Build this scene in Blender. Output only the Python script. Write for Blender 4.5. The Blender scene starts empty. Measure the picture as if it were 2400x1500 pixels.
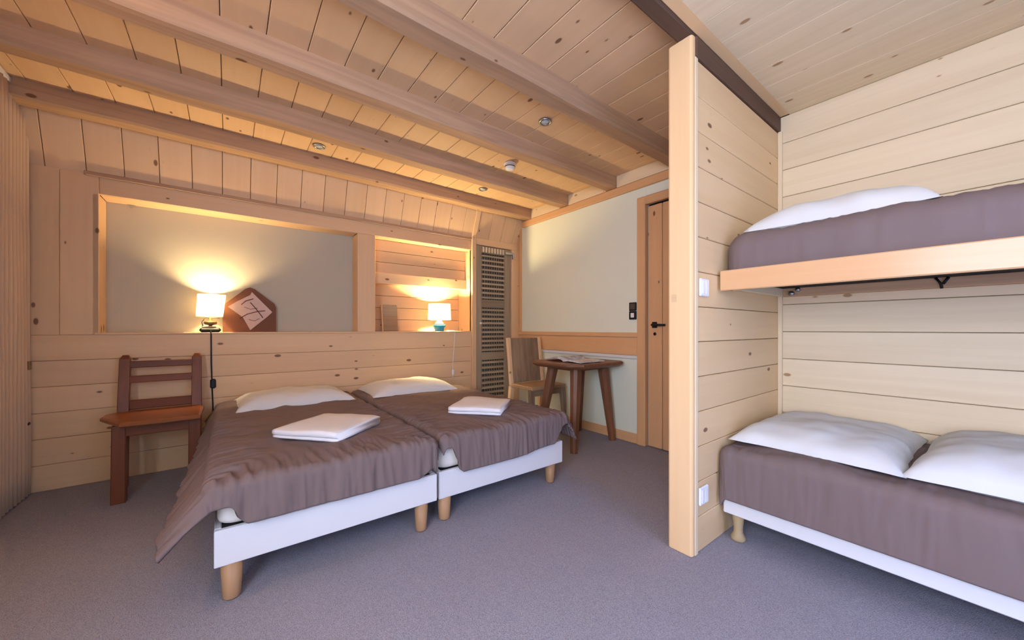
import bpy, math, random
from mathutils import Vector, noise, Matrix
random.seed(7)
scene = bpy.context.scene
S = 1.05            # metres per working unit (eye height = 1 unit)

# ------------------------------------------------------------------ camera
cam_d = bpy.data.cameras.new('camera')
cam_d.sensor_fit = 'HORIZONTAL'; cam_d.sensor_width = 36.0
cam_d.lens = 867.0/2400*36.0
cam_d.shift_y = 20.0/2400
cam_d.clip_start = 0.02
cam = bpy.data.objects.new('camera', cam_d)
scene.collection.objects.link(cam)
cam.location = (0, 0, S)
cam.rotation_euler = (math.radians(90), 0, -math.atan2(.609, .793))
scene.camera = cam

# ------------------------------------------------------------------ world, daylight, exposure
world = bpy.data.worlds.new('sky'); scene.world = world; world.use_nodes = True
wn = world.node_tree.nodes; wl = world.node_tree.links
sky = wn.new('ShaderNodeTexSky')
try:
    sky.sky_type = 'NISHITA'; sky.sun_disc = False; sky.sun_elevation = math.radians(40)
except Exception:
    pass
wl.new(sky.outputs[0], wn['Background'].inputs[0])
wn['Background'].inputs[1].default_value = 0.06

def area(name, loc, rot, sx, sy, col, power):
    d = bpy.data.lights.new(name, 'AREA'); d.shape = 'RECTANGLE'
    d.size = sx*S; d.size_y = sy*S; d.color = col; d.energy = power
    o = bpy.data.objects.new(name, d); scene.collection.objects.link(o)
    o.location = Vector(loc)*S; o.rotation_euler = rot
    return o
# daylight entering through the balcony door behind the camera and the window in the left wall
area('daylight_balcony', (1.0, -1.15, 1.05), (math.radians(90), 0, 0), 1.0, 1.8, (.38, .50, 1.0), 17)
area('daylight_left', (-.97, -.25, 1.35), (math.radians(90), 0, math.radians(-90)), 1.3, 1.1, (.70, .78, 1.0), 52)

vs = scene.view_settings
vs.view_transform = 'Standard'; vs.look = 'None'; vs.gamma = 1; vs.use_curve_mapping = False
vs.exposure = 1.02
try:
    scene.cycles.use_denoising = True; scene.cycles.use_light_tree = False
    scene.cycles.max_bounces = 5; scene.cycles.diffuse_bounces = 4
    scene.cycles.adaptive_threshold = 0.08
    scene.cycles.caustics_reflective = False; scene.cycles.caustics_refractive = False
    scene.cycles.sample_clamp_indirect = 6
except Exception:
    pass

# ------------------------------------------------------------------ materials
def newmat(name):
    m = bpy.data.materials.new(name); m.use_nodes = True
    nt = m.node_tree; b = nt.nodes['Principled BSDF']
    b.inputs['Specular IOR Level'].default_value = .25
    return m, nt, b
def N(nt, t, **kw):
    n = nt.nodes.new(t)
    for k, v in kw.items(): setattr(n, k, v)
    return n
def mixcol(nt, fac, a, b, mode='MIX'):
    n = N(nt, 'ShaderNodeMix', data_type='RGBA', blend_type=mode)
    for sock, v in ((n.inputs[0], fac), (n.inputs[6], a), (n.inputs[7], b)):
        if hasattr(v, 'is_output'): nt.links.new(v, sock)
        elif isinstance(v, (int, float)): sock.default_value = v
        else: sock.default_value = (*v, 1)
    return n.outputs[2]
def math_(nt, op, a, b=None, clamp=False):
    n = N(nt, 'ShaderNodeMath', operation=op, use_clamp=clamp)
    for sock, v in ((n.inputs[0], a), (n.inputs[1], b)):
        if v is None: continue
        if hasattr(v, 'is_output'): nt.links.new(v, sock)
        else: sock.default_value = v
    return n.outputs[0]
def ramp(nt, fac, stops):
    n = N(nt, 'ShaderNodeValToRGB')
    el = n.color_ramp.elements
    while len(el) < len(stops): el.new(.5)
    for e, (p, c) in zip(el, stops):
        e.position = p; e.color = (*c, 1) if len(c) == 3 else c
    nt.links.new(fac, n.inputs[0]); return n.outputs[0]

_wood = {}
def wood(name, base, dark, axis='x', knots=.5, rough=.55, grain=.5, vary=.12, coarse=1.0, knotcol=(.13, .05, .02)):
    """grain runs along the object's own axis; every object gets its own cut of the log"""
    key = (name, axis)
    if key in _wood: return _wood[key]
    m, nt, b = newmat(name + '_' + axis)
    tc = N(nt, 'ShaderNodeTexCoord'); oi = N(nt, 'ShaderNodeObjectInfo')
    off = N(nt, 'ShaderNodeVectorMath', operation='SCALE'); off.inputs[0].default_value = (13.7, 29.1, 7.3)
    nt.links.new(oi.outputs['Random'], off.inputs['Scale'])
    add = N(nt, 'ShaderNodeVectorMath', operation='ADD')
    nt.links.new(tc.outputs['Object'], add.inputs[0]); nt.links.new(off.outputs[0], add.inputs[1])
    def mapped(long, cross):
        mp = N(nt, 'ShaderNodeMapping')
        sc = [cross]*3; sc['xyz'.index(axis)] = long
        mp.inputs['Scale'].default_value = sc
        nt.links.new(add.outputs[0], mp.inputs[0]); return mp.outputs[0]
    g = N(nt, 'ShaderNodeTexNoise'); g.inputs['Scale'].default_value = 1; g.inputs['Detail'].default_value = 3
    g.inputs['Distortion'].default_value = .6
    nt.links.new(mapped(1.1*coarse, 26*coarse), g.inputs['Vector'])
    band = N(nt, 'ShaderNodeTexNoise'); band.inputs['Scale'].default_value = 1; band.inputs['Detail'].default_value = 2
    nt.links.new(mapped(.5*coarse, 6*coarse), band.inputs['Vector'])
    f = math_(nt, 'MULTIPLY', ramp(nt, g.outputs[0], [(.35, (0, 0, 0)), (.7, (1, 1, 1))]), grain)
    f = math_(nt, 'ADD', f, math_(nt, 'MULTIPLY', math_(nt, 'SUBTRACT', band.outputs[0], .42), .9), clamp=True)
    col = mixcol(nt, f, base, dark)
    # plank to plank tone
    tone = math_(nt, 'ADD', math_(nt, 'MULTIPLY', oi.outputs['Random'], vary*2), 1-vary)
    tn = N(nt, 'ShaderNodeHueSaturation'); nt.links.new(col, tn.inputs['Color']); nt.links.new(tone, tn.inputs['Value'])
    col = tn.outputs[0]
    if knots > 0:
        vo = N(nt, 'ShaderNodeTexVoronoi'); vo.inputs['Scale'].default_value = 1
        nt.links.new(mapped(6.0, 12.0), vo.inputs['Vector'])
        sep = N(nt, 'ShaderNodeSeparateColor'); nt.links.new(vo.outputs['Color'], sep.inputs[0])
        size = math_(nt, 'MULTIPLY', math_(nt, 'SUBTRACT', sep.outputs[0], 1-knots), .17/max(knots, .01), clamp=False)
        k = math_(nt, 'SUBTRACT', size, vo.outputs['Distance'])
        k1 = math_(nt, 'MULTIPLY', k, 30, clamp=True)
        halo = math_(nt, 'MULTIPLY', math_(nt, 'ADD', k, .05), 6, clamp=True)
        halo = math_(nt, 'MULTIPLY', halo, math_(nt, 'GREATER_THAN', size, .0))
        col = mixcol(nt, math_(nt, 'MULTIPLY', halo, .45), col, (base[0]*.62, base[1]*.5, base[2]*.38))
        col = mixcol(nt, math_(nt, 'MULTIPLY', k1, .8), col, knotcol)
    nt.links.new(col, b.inputs['Base Color'])
    b.inputs['Roughness'].default_value = rough
    bp = N(nt, 'ShaderNodeBump'); bp.inputs['Strength'].default_value = .12; bp.inputs['Distance'].default_value = .003
    _wood[key] = m
    return m
def pine(a):     return wood('pine', (.76, .52, .305), (.67, .425, .225), a, knots=.75, vary=.05, grain=.3)
def paling(a):   return wood('pale_pine', (.79, .645, .44), (.69, .54, .34), a, knots=.6, vary=.04, grain=.45, knotcol=(.34, .18, .075))
def postpine(a): return wood('post_pine', (.82, .57, .32), (.74, .48, .24), a, knots=.2, vary=.03, grain=.3)
def partpine(a): return wood('partition_pine', (.76, .545, .31), (.67, .45, .235), a, knots=.75, vary=.04, grain=.3)
def orange(a):   return wood('orange_pine', (.72, .43, .215), (.62, .34, .155), a, knots=.2, vary=.04, grain=.3)
def beamw(a):    return wood('old_beam', (.56, .36, .215), (.40, .245, .145), a, knots=.35, rough=.7, grain=.8)
def darkbeam(a): return wood('dark_beam', (.13, .075, .05), (.065, .035, .025), a, knots=.2, rough=.6)
def redwood(a):  return wood('red_brown_wood', (.20, .062, .026), (.10, .030, .014), a, knots=0, rough=.38)
def tablew(a):   return wood('table_wood', (.22, .095, .048), (.10, .042, .024), a, knots=.1, rough=.36)
def greyoak(a):  return wood('weathered_oak', (.35, .235, .145), (.22, .145, .09), a, knots=.1, rough=.7, grain=.9)
def louvrew(a):  return wood('grey_shutter_wood', (.36, .285, .195), (.25, .19, .125), a, knots=0, rough=.7, grain=.9)

def plain(name, col, rough=.6, metal=0, bump=0, bscale=200, spec=.25, vary=0):
    m, nt, b = newmat(name)
    b.inputs['Base Color'].default_value = (*col, 1); b.inputs['Roughness'].default_value = rough
    b.inputs['Metallic'].default_value = metal; b.inputs['Specular IOR Level'].default_value = spec
    if bump or vary:
        tc = N(nt, 'ShaderNodeTexCoord'); n = N(nt, 'ShaderNodeTexNoise')
        n.inputs['Scale'].default_value = bscale; n.inputs['Detail'].default_value = 4
        nt.links.new(tc.outputs['Object'], n.inputs['Vector'])
        if vary:
            c = mixcol(nt, n.outputs[0], [x*(1-vary) for x in col], [min(1, x*(1+vary)) for x in col])
            nt.links.new(c, b.inputs['Base Color'])
        if bump:
            bp = N(nt, 'ShaderNodeBump'); bp.inputs['Strength'].default_value = bump; bp.inputs['Distance'].default_value = .002
            nt.links.new(n.outputs[0], bp.inputs['Height']); nt.links.new(bp.outputs[0], b.inputs['Normal'])
    return m
M = {}
M['paint'] = plain('sage_white_paint', (.80, .84, .70), .75, bump=.05, bscale=30)
M['niche_paint'] = plain('greige_paint', (.50, .46, .35), .8, bump=.05, bscale=30)
M['white'] = plain('white_laminate', (.74, .74, .76), .45)
M['mattress'] = plain('mattress_ticking', (.74, .70, .64), .85, bump=.3, bscale=300)
M['linen'] = plain('white_linen', (.68, .69, .69), .85, bump=.12, bscale=500)
M['towel'] = plain('white_terry', (.84, .84, .86), .95, bump=.6, bscale=420)
M['duvet'] = plain('taupe_duvet', (.180, .132, .126), .8, bump=.15, bscale=600, vary=.06)
M['black'] = plain('black_plastic', (.012, .012, .014), .4)
M['darkmetal'] = plain('dark_iron', (.03, .03, .032), .45, metal=.8)
M['steel'] = plain('brushed_steel', (.42, .44, .46), .35, metal=1)
M['plastic'] = plain('white_plastic', (.82, .82, .82), .35)
M['curtain'] = plain('beige_curtain', (.64, .47, .31), .85, bump=.2, bscale=500)
M['blue_ceramic'] = plain('turquoise_ceramic', (.03, .30, .46), .25, spec=.5, vary=.25, bscale=60)
M['white_ceramic'] = plain('white_ceramic', (.80, .82, .80), .2, spec=.5)
M['plaque'] = plain('brown_leatherboard', (.16, .065, .035), .65, bump=.2, bscale=60, vary=.15)
M['note'] = plain('pinkish_paper', (.62, .45, .38), .9, bump=.4, bscale=40, vary=.08)
M['ink'] = plain('brown_ink', (.12, .035, .02), .8)
M['darkpanel'] = plain('dark_brown_panel', (.10, .07, .045), .85)
M['brass'] = plain('dull_brass', (.30, .22, .12), .45, metal=.8)
M['glass'] = plain('window_glass', (.9, .95, 1), .02)
M['glass'].node_tree.nodes['Principled BSDF'].inputs['Transmission Weight'].default_value = 1
M['lens'] = plain('lamp_lens', (.50, .55, .58), .15, spec=.6)
M['slatdark'] = plain('underbed_cloth', (.035, .03, .03), .9)

def carpet():
    m, nt, b = newmat('grey_carpet')
    tc = N(nt, 'ShaderNodeTexCoord')
    n = N(nt, 'ShaderNodeTexNoise'); n.inputs['Scale'].default_value = 330; n.inputs['Detail'].default_value = 3
    n2 = N(nt, 'ShaderNodeTexNoise'); n2.inputs['Scale'].default_value = 3
    nt.links.new(tc.outputs['Object'], n.inputs['Vector']); nt.links.new(tc.outputs['Object'], n2.inputs['Vector'])
    c = ramp(nt, n.outputs[0], [(.3, (.20, .20, .235)), (.55, (.38, .375, .455)), (.8, (.47, .465, .53))])
    c = mixcol(nt, math_(nt, 'MULTIPLY', n2.outputs[0], .22), c, (.27, .25, .25))
    nt.links.new(c, b.inputs['Base Color']); b.inputs['Roughness'].default_value = .95
    b.inputs['Specular IOR Level'].default_value = .08
    bp = N(nt, 'ShaderNodeBump'); bp.inputs['Strength'].default_value = .7; bp.inputs['Distance'].default_value = .006
    nt.links.new(n.outputs[0], bp.inputs['Height']); nt.links.new(bp.outputs[0], b.inputs['Normal'])
    return m
M['carpet'] = carpet()

def shade_mat(name, col):
    m = bpy.data.materials.new(name); m.use_nodes = True; nt = m.node_tree
    for n in list(nt.nodes): nt.nodes.remove(n)
    o = N(nt, 'ShaderNodeOutputMaterial'); d = N(nt, 'ShaderNodeBsdfDiffuse'); t = N(nt, 'ShaderNodeBsdfTranslucent')
    tc = N(nt, 'ShaderNodeTexCoord'); w = N(nt, 'ShaderNodeTexNoise'); w.inputs['Scale'].default_value = 350
    nt.links.new(tc.outputs['Object'], w.inputs['Vector'])
    c = mixcol(nt, w.outputs[0], [x*.9 for x in col], col)
    nt.links.new(c, d.inputs[0]); nt.links.new(c, t.inputs[0])
    mx = N(nt, 'ShaderNodeMixShader'); mx.inputs[0].default_value = .42
    nt.links.new(d.outputs[0], mx.inputs[1]); nt.links.new(t.outputs[0], mx.inputs[2]); nt.links.new(mx.outputs[0], o.inputs[0])
    return m
M['shade'] = shade_mat('cream_shade_cloth', (.62, .54, .37))
M['shade2'] = shade_mat('white_shade_cloth', (.92, .88, .78))
def emis(name, col, st):
    m, nt, b = newmat(name); b.inputs['Emission Color'].default_value = (*col, 1); b.inputs['Emission Strength'].default_value = st
    return m
M['bulb'] = emis('lit_bulb', (1, .72, .38), 12)
def magmat(name, a, b_, sc):
    m, nt, b = newmat(name); tc = N(nt, 'ShaderNodeTexCoord')
    v = N(nt, 'ShaderNodeTexVoronoi'); v.inputs['Scale'].default_value = sc
    nt.links.new(tc.outputs['Object'], v.inputs['Vector'])
    s = N(nt, 'ShaderNodeSeparateColor'); nt.links.new(v.outputs['Color'], s.inputs[0])
    c = mixcol(nt, s.outputs[0], a, b_); nt.links.new(c, b.inputs['Base Color']); b.inputs['Roughness'].default_value = .35
    return m
M['page'] = magmat('printed_page', (.66, .69, .74), (.25, .24, .27), 26)
M['page2'] = magmat('pale_printed_page', (.76, .79, .82), (.46, .50, .56), 34)

# ------------------------------------------------------------------ mesh helpers
class MB:
    def __init__(self): self.v = []; self.f = []; self.sm = []
    def add(self, vs, fs, smooth=False):
        o = len(self.v); self.v += [tuple(p) for p in vs]
        for f in fs: self.f.append(tuple(i+o for i in f)); self.sm.append(smooth)
        return self
    def box(self, x0, x1, y0, y1, z0, z1, c=.004, rot=None, piv=None):
        """chamfered box, 44 triangles"""
        lo = (x0, y0, z0); hi = (x1, y1, z1)
        c = min(c, .45*min(hi[i]-lo[i] for i in range(3)))
        vs = []; idx = {}
        for sx in (0, 1):
            for sy in (0, 1):
                for sz in (0, 1):
                    s = (sx, sy, sz)
                    for a in range(3):
                        p = [hi[i]-c if s[i] else lo[i]+c for i in range(3)]
                        p[a] = hi[a] if s[a] else lo[a]
                        idx[(s, a)] = len(vs); vs.append(p)
        fs = []
        for a in range(3):
            b, d = (a+1) % 3, (a+2) % 3
            for s in (0, 1):
                q = []
                for (tb, td) in ((0, 0), (1, 0), (1, 1), (0, 1)):
                    t = [0]*3; t[a] = s; t[b] = tb; t[d] = td; q.append(idx[(tuple(t), a)])
                fs.append(q if s else q[::-1])
            for tb in (0, 1):
                for td in (0, 1):
                    t0 = [0]*3; t0[b] = tb; t0[d] = td; t1 = list(t0); t1[a] = 1
                    q = [idx[(tuple(t0), b)], idx[(tuple(t1), b)], idx[(tuple(t1), d)], idx[(tuple(t0), d)]]
                    fs.append(q if (tb == td) == False else q[::-1])
        for sx in (0, 1):
            for sy in (0, 1):
                for sz in (0, 1):
                    s = (sx, sy, sz); q = [idx[(s, 0)], idx[(s, 1)], idx[(s, 2)]]
                    fs.append(q if (sx+sy+sz) % 2 else q[::-1])
        if rot is not None:
            p0 = Vector(piv if piv else ((x0+x1)/2, (y0+y1)/2, (z0+z1)/2))
            vs = [p0 + rot @ (Vector(p)-p0) for p in vs]
        return self.add(vs, fs)
    def lathe(self, cx, cy, prof, n=24, smooth=True, cap=True):
        vs = []; fs = []
        for (r, z) in prof:
            for k in range(n):
                a = 2*math.pi*k/n; vs.append((cx+r*math.cos(a), cy+r*math.sin(a), z))
        for i in range(len(prof)-1):
            for k in range(n):
                k2 = (k+1) % n; fs.append((i*n+k, i*n+k2, (i+1)*n+k2, (i+1)*n+k))
        if cap:
            fs.append(tuple(range(n))[::-1]); fs.append(tuple((len(prof)-1)*n+k for k in range(n)))
        return self.add(vs, fs, smooth)
    def tube(self, pts, r, n=8, smooth=True):
        pts = [Vector(p) for p in pts]; vs = []; fs = []
        rr = r if isinstance(r, (list, tuple)) else [r]*len(pts)
        for i, p in enumerate(pts):
            t = (pts[min(i+1, len(pts)-1)]-pts[max(i-1, 0)]).normalized()
            u = t.cross(Vector((0, 0, 1)) if abs(t.z) < .9 else Vector((1, 0, 0))).normalized(); w = t.cross(u)
            for k in range(n):
                a = 2*math.pi*k/n; vs.append(p+(u*math.cos(a)+w*math.sin(a))*rr[i])
        for i in range(len(pts)-1):
            for k in range(n):
                k2 = (k+1) % n; fs.append((i*n+k, i*n+k2, (i+1)*n+k2, (i+1)*n+k))
        fs.append(tuple(range(n))[::-1]); fs.append(tuple((len(pts)-1)*n+k for k in range(n)))
        return self.add(vs, fs, smooth)
    def loft(self, rings, smooth=True, cap=True):
        n = len(rings[0]); vs = [p for r in rings for p in r]; fs = []
        for i in range(len(rings)-1):
            for k in range(n):
                k2 = (k+1) % n; fs.append((i*n+k, i*n+k2, (i+1)*n+k2, (i+1)*n+k))
        if cap: fs.append(tuple(range(n))[::-1]); fs.append(tuple((len(rings)-1)*n+k for k in range(n)))
        return self.add(vs, fs, smooth)
    def grid(self, P, smooth=True):
        m = len(P[0]); vs = [p for r in P for p in r]; fs = []
        for i in range(len(P)-1):
            for j in range(m-1): fs.append((i*m+j, (i+1)*m+j, (i+1)*m+j+1, i*m+j+1))
        return self.add(vs, fs, smooth)
    def prism(self, poly, axis, a0, a1):
        """polygon in the two other axes (cyclic order) pushed along axis"""
        n = len(poly)
        def P(p, a):
            q = [0]*3; q[axis] = a; q[(axis+1) % 3] = p[0]; q[(axis+2) % 3] = p[1]; return q
        vs = [P(p, a0) for p in poly]+[P(p, a1) for p in poly]
        fs = [tuple(range(n))[::-1], tuple(range(n, 2*n))]
        for k in range(n): fs.append((k, (k+1) % n, n+(k+1) % n, n+k))
        return self.add(vs, fs)
col = scene.collection
def wloc(o):
    p = Vector((0, 0, 0))
    while o is not None: p = p + o.location; o = o.parent
    return p
def mesh(name, mb, mat, origin):
    me = bpy.data.meshes.new(name)
    o = Vector(origin)
    me.from_pydata([(Vector(p)-o)*S for p in mb.v], [], mb.f)
    me.polygons.foreach_set('use_smooth', mb.sm)
    me.materials.append(mat); me.update()
    return me
def build(name, mb, mat, parent=None, origin=None):
    """parts share the origin of their thing; a top-level mesh gets its own base centre"""
    if parent is not None: og = wloc(parent)/S
    elif origin is not None: og = Vector(origin)
    else:
        xs = [p[0] for p in mb.v]; ys = [p[1] for p in mb.v]; zs = [p[2] for p in mb.v]
        og = Vector(((min(xs)+max(xs))/2, (min(ys)+max(ys))/2, min(zs)))
    o = bpy.data.objects.new(name, mesh(name, mb, mat, og)); col.objects.link(o)
    o.parent = parent
    if parent is None: o.location = og*S
    return o
def tag(o, label, cat, group=None):
    o['label'] = label; o['category'] = cat
    if group: o['group'] = group
    return o
def thing(name, label, cat, loc, group=None):
    o = bpy.data.objects.new(name, None); col.objects.link(o); o.location = Vector(loc)*S
    o.empty_display_size = .1
    return tag(o, label, cat, group)
def struct(name, loc=(0, 0, 0), mb=None, mat=None, label=None):
    if mb is None:
        o = bpy.data.objects.new(name, None); col.objects.link(o); o.location = Vector(loc)*S; o.empty_display_size = .1
    else: o = build(name, mb, mat)
    o['kind'] = 'structure'
    if label: o['label'] = label
    return o
_pm = {}
def plank(parent, size, center, mat, rot=None, name='plank', c=.003):
    key = (tuple(round(s, 4) for s in size), mat.name, name, c)
    if key not in _pm:
        a, b_, d = [s/2 for s in size]
        _pm[key] = mesh(name, MB().box(-a, a, -b_, b_, -d, d, c), mat, (0, 0, 0))
    o = bpy.data.objects.new(name, _pm[key]); col.objects.link(o); o.parent = parent
    o.location = Vector(center)*S - wloc(parent)
    if rot: o.rotation_euler = rot
    return o
def fbm(x, y, z=0, sc=1.0, oct_=3):
    return noise.fractal(Vector((x*sc, y*sc, z*sc)), 1.0, 2.0, oct_)

# ------------------------------------------------------------------ key planes (working units)
YH = 3.55; XR = 2.82; XL = -1.0; YB = -1.22; ZC = 2.38; XB = 2.68; YP = .803; ZB = 2.29
LEDGE = .96; NTOP = 1.875; NX0, NX1 = -.666, .943; N2X0, N2X1 = 1.103, 2.15; ND = .18

# ------------------------------------------------------------------ floor, shell
struct('floor', mb=MB().box(XL-.1, XR+.1, YB-.1, YH+.6, -.1, 0, .001), mat=M['carpet'], label='grey short pile carpet')
# left wall with a window out of frame
wl_ = struct('wall_left', (XL, 0, 0), label='plain left wall with a window')
wy0, wy1, wz0, wz1 = -.95, .45, .78, 1.95
for (a, b_, c, d) in ((YB-.1, wy0, 0, 2.5), (wy1, YH+.1, 0, 2.5), (wy0, wy1, 0, wz0), (wy0, wy1, wz1, 2.5)):
    build('wall_section', MB().box(XL-.1, XL, a, b_, c, d, .001), pine('y'), wl_)
w1 = struct('window_1', (XL-.05, (wy0+wy1)/2, wz0))
for (a, b_, c, d) in ((wy0, wy0+.06, wz0, wz1), (wy1-.06, wy1, wz0, wz1), (wy0, wy1, wz0, wz0+.06), (wy0, wy1, wz1-.06, wz1), (-.28, -.22, wz0, wz1)):
    build('window_frame', MB().box(XL-.08, XL-.03, a, b_, c, d), pine('z'), w1)
for (a, b_) in ((wy0+.06, -.28), (-.22, wy1-.06)):
    build('pane', MB().box(XL-.06, XL-.05, a, b_, wz0+.06, wz1-.06, .001), M['glass'], w1)
# wall behind the camera with a balcony door
wf = struct('wall_front', (0, YB, 0), label='plain wall behind the viewer with a balcony door')
bx0, bx1, bz1 = 0.45, 1.55, 2.05
for (a, b_, c, d) in ((XL-.1, bx0, 0, 2.5), (bx1, XR+.1, 0, 2.5), (bx0, bx1, bz1, 2.5)):
    build('wall_section', MB().box(a, b_, YB-.1, YB, c, d, .001), M['paint'], wf)
w2 = struct('window_2', ((bx0+bx1)/2, YB-.05, 0))
for (a, b_, c, d) in ((bx0, bx0+.07, 0, bz1), (bx1-.07, bx1, 0, bz1), (.96, 1.04, 0, bz1), (bx0, bx1, 0, .1), (bx0, bx1, bz1-.07, bz1)):
    build('window_frame', MB().box(a, b_, YB-.09, YB-.03, c, d), pine('z'), w2)
for (a, b_) in ((bx0+.07, .96), (1.04, bx1-.07)):
    build('pane', MB().box(a, b_, YB-.065, YB-.055, .1, bz1-.07, .001), M['glass'], w2)

# ------------------------------------------------------------------ ceiling: pine boards across the beams, lower one over the bunks
PW = .172
ce = struct('ceiling', (0, 0, ZC), label='pine board ceiling above the beams')
build('backing', MB().box(XL-.1, XR+.1, YB-.1, YH+.1, ZC+.03, ZC+.12, .001), M['darkpanel'], ce)
x = XL-.06
while x < XR:
    w = min(PW, XR+.06-x)
    plank(ce, (w-.003, 3.42-.84, .03), (x+w/2, (3.42+.84)/2, ZC+.015), pine('y'))
    x += PW
x = XL-.06
while x < 1.62:                                   # ceiling behind the frame, left of the bunks
    plank(ce, (PW-.003, .84-YB, .03), (x+PW/2, (.84+YB)/2, ZC+.015), pine('y')); x += PW
# sloped boards between the beam and the headboard wall
sl = struct('trim_1', (0, YH, 2.0), label='sloped pine boarding above the headboard wall')
dy, dz = 3.40-YH, ZC-2.0
Ls = math.hypot(dy, dz); ang = math.atan2(dz, dy)
x = XL-.064
for k in range(40):
    if x > XR: break
    w = PW
    plank(sl, (w-.003, Ls+.02, .024), (x+w/2, (YH+3.40)/2+.012*math.sin(ang), (2.0+ZC)/2-.012*math.cos(ang)), pine('y'), rot=(ang, 0, 0))
    x += PW
build('batten', MB().box(-.73, 2.15, YH-.016, YH, 1.985, 2.012, .003), beamw('x'), sl)
build('divider', MB().box(2.15, 2.205, -.018+3.475, .018+3.475, 1.98, 2.40, .004, rot=Matrix.Rotation(ang-math.pi/2, 3, 'X')), pine('z'), sl)
# ceiling over the bunks
cb = struct('ceiling_bunk', (0, 0, ZB), label='lower pale board ceiling over the bunks')
build('backing', MB().box(1.60, XR, YB-.05, .80, ZB+.03, ZB+.06, .001), M['darkpanel'], cb)
x = 1.62-.17*3
x0 = .30
xx = 1.25
while xx < XR-.01:
    w = min(PW, XR-.01-xx)
    plank(cb, (w-.001, .74-YB+.02, .03), (xx+w/2, (.74+YB)/2, ZB+.015), paling('y'), c=.0015); xx += PW
build('edge_moulding', MB().box(.6, XB, .742, .80, ZB+.0, ZB+.03, .006), postpine('x'), cb)

# ------------------------------------------------------------------ beams
def beam(y0, y1, x0, x1, z0, z1, mat, label, seed):
    """hand-hewn: edges wander a little"""
    rings = []; n = 40
    for i in range(n+1):
        x = x0+(x1-x0)*i/n
        j = lambda k: .008*noise.noise(Vector((x*2.2, seed*3.1+k*5.7, 0)))
        c = .012
        rings.append([(x, y0+c+j(0), z0+j(1)), (x, y1-c+j(2), z0+j(1)), (x, y1+j(2), z0+c+j(1)), (x, y1+j(2), z1), (x, y0+j(0), z1), (x, y0+j(0), z0+c+j(1))])
    o = build('ceiling_beam', MB().loft([r[::-1] for r in rings], smooth=False), mat)
    return tag(o, label, 'beam', 'ceiling beams')
beam(3.27, 3.39, XL, XR-.002, 2.275, ZC, beamw('x'), 'brown ceiling beam along the top of the sloped boards, closest to the headboard wall', 1)
beam(2.68, 2.80, XL, XR-.002, 2.275, ZC, beamw('x'), 'brown ceiling beam second from the headboard wall, just behind the smoke detector', 2)
beam(2.08, 2.20, XL, XR-.002, 2.275, ZC, beamw('x'), 'brown ceiling beam between the smoke detector and the spotlight nearest the pine post', 3)
beam(1.45, 1.57, XL, XR-.002, 2.275, ZC, beamw('x'), 'orange brown ceiling beam running behind the top of the pine post', 4)
beam(.80, .875, XL, XB, 2.287, ZC, darkbeam('x'), 'darkest brown beam, over the top of the pine post', 5)
# blocking boards between beam ends above the right wall trim
bl = struct('trim_2', (XR, 2, 2.27), label='pale blocking boards and cornice above the right wall')
for (a, b_) in ((2.80, 3.27), (2.20, 2.68), (1.57, 2.08), (.91, 1.45)):
    build('blocking_board', MB().box(XR-.03, XR, a, b_, 2.275, ZC, .003), paling('y'), bl)
build('cornice', MB().box(XR-.035, XR, .91, 3.44, 2.205, 2.272, .006), orange('y'), bl)

# ------------------------------------------------------------------ headboard wall
wb = struct('wall_back', (0, YH, 0), label='pine panelled headboard wall with two niches')
build('core', MB().box(XL-.1, XR+.1, YH+.42, YH+.5, 0, 2.5, .001), M['darkpanel'], wb)
ph = LEDGE/6
for k in range(6):
    z = k*ph
    plank(wb, (N2X1-XL+.02, .03, ph-.0015), ((N2X1+XL)/2, YH+.015, z+ph/2), pine('x'))
build('ledge', MB().box(NX0-.02, N2X1, YH-.006, YH+ND, LEDGE-.002, LEDGE+.012, .003), pine('x'), wb)
build('ledge', MB().box(N2X0, N2X1, YH+.05, YH+.42, LEDGE-.03, LEDGE+.010, .003), pine('x'), wb)
# left of the niche: boards standing upright
for (a, b_) in ((XL-.01, -.834), (-.834, NX0)):
    plank(wb, (b_-a-.001, .03, 2.0-LEDGE), ((a+b_)/2, YH+.015, (2.0+LEDGE)/2), pine('z'))
build('header', MB().box(NX0, N2X1, YH, YH+.03, NTOP, 2.0, .004), pine('x'), wb)
build('niche_stile', MB().box(NX1, N2X0, YH, YH+.035, LEDGE+.01, NTOP, .004), pine('z'), wb)
# first niche: painted back
build('niche_back', MB().box(NX0-.02, NX1+.02, YH+ND, YH+ND+.03, LEDGE-.02, NTOP+.02, .001), M['niche_paint'], wb)
build('niche_jamb', MB().box(NX0-.03, NX0, YH, YH+ND, LEDGE, NTOP, .003), pine('z'), wb)
build('niche_jamb', MB().box(NX1+.001, NX1+.031, YH+.035, YH+ND, LEDGE, NTOP, .003), pine('z'), wb)
build('niche_soffit', MB().box(NX0, NX1, YH+.03, YH+ND, NTOP, NTOP+.03, .003), pine('x'), wb)
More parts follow.
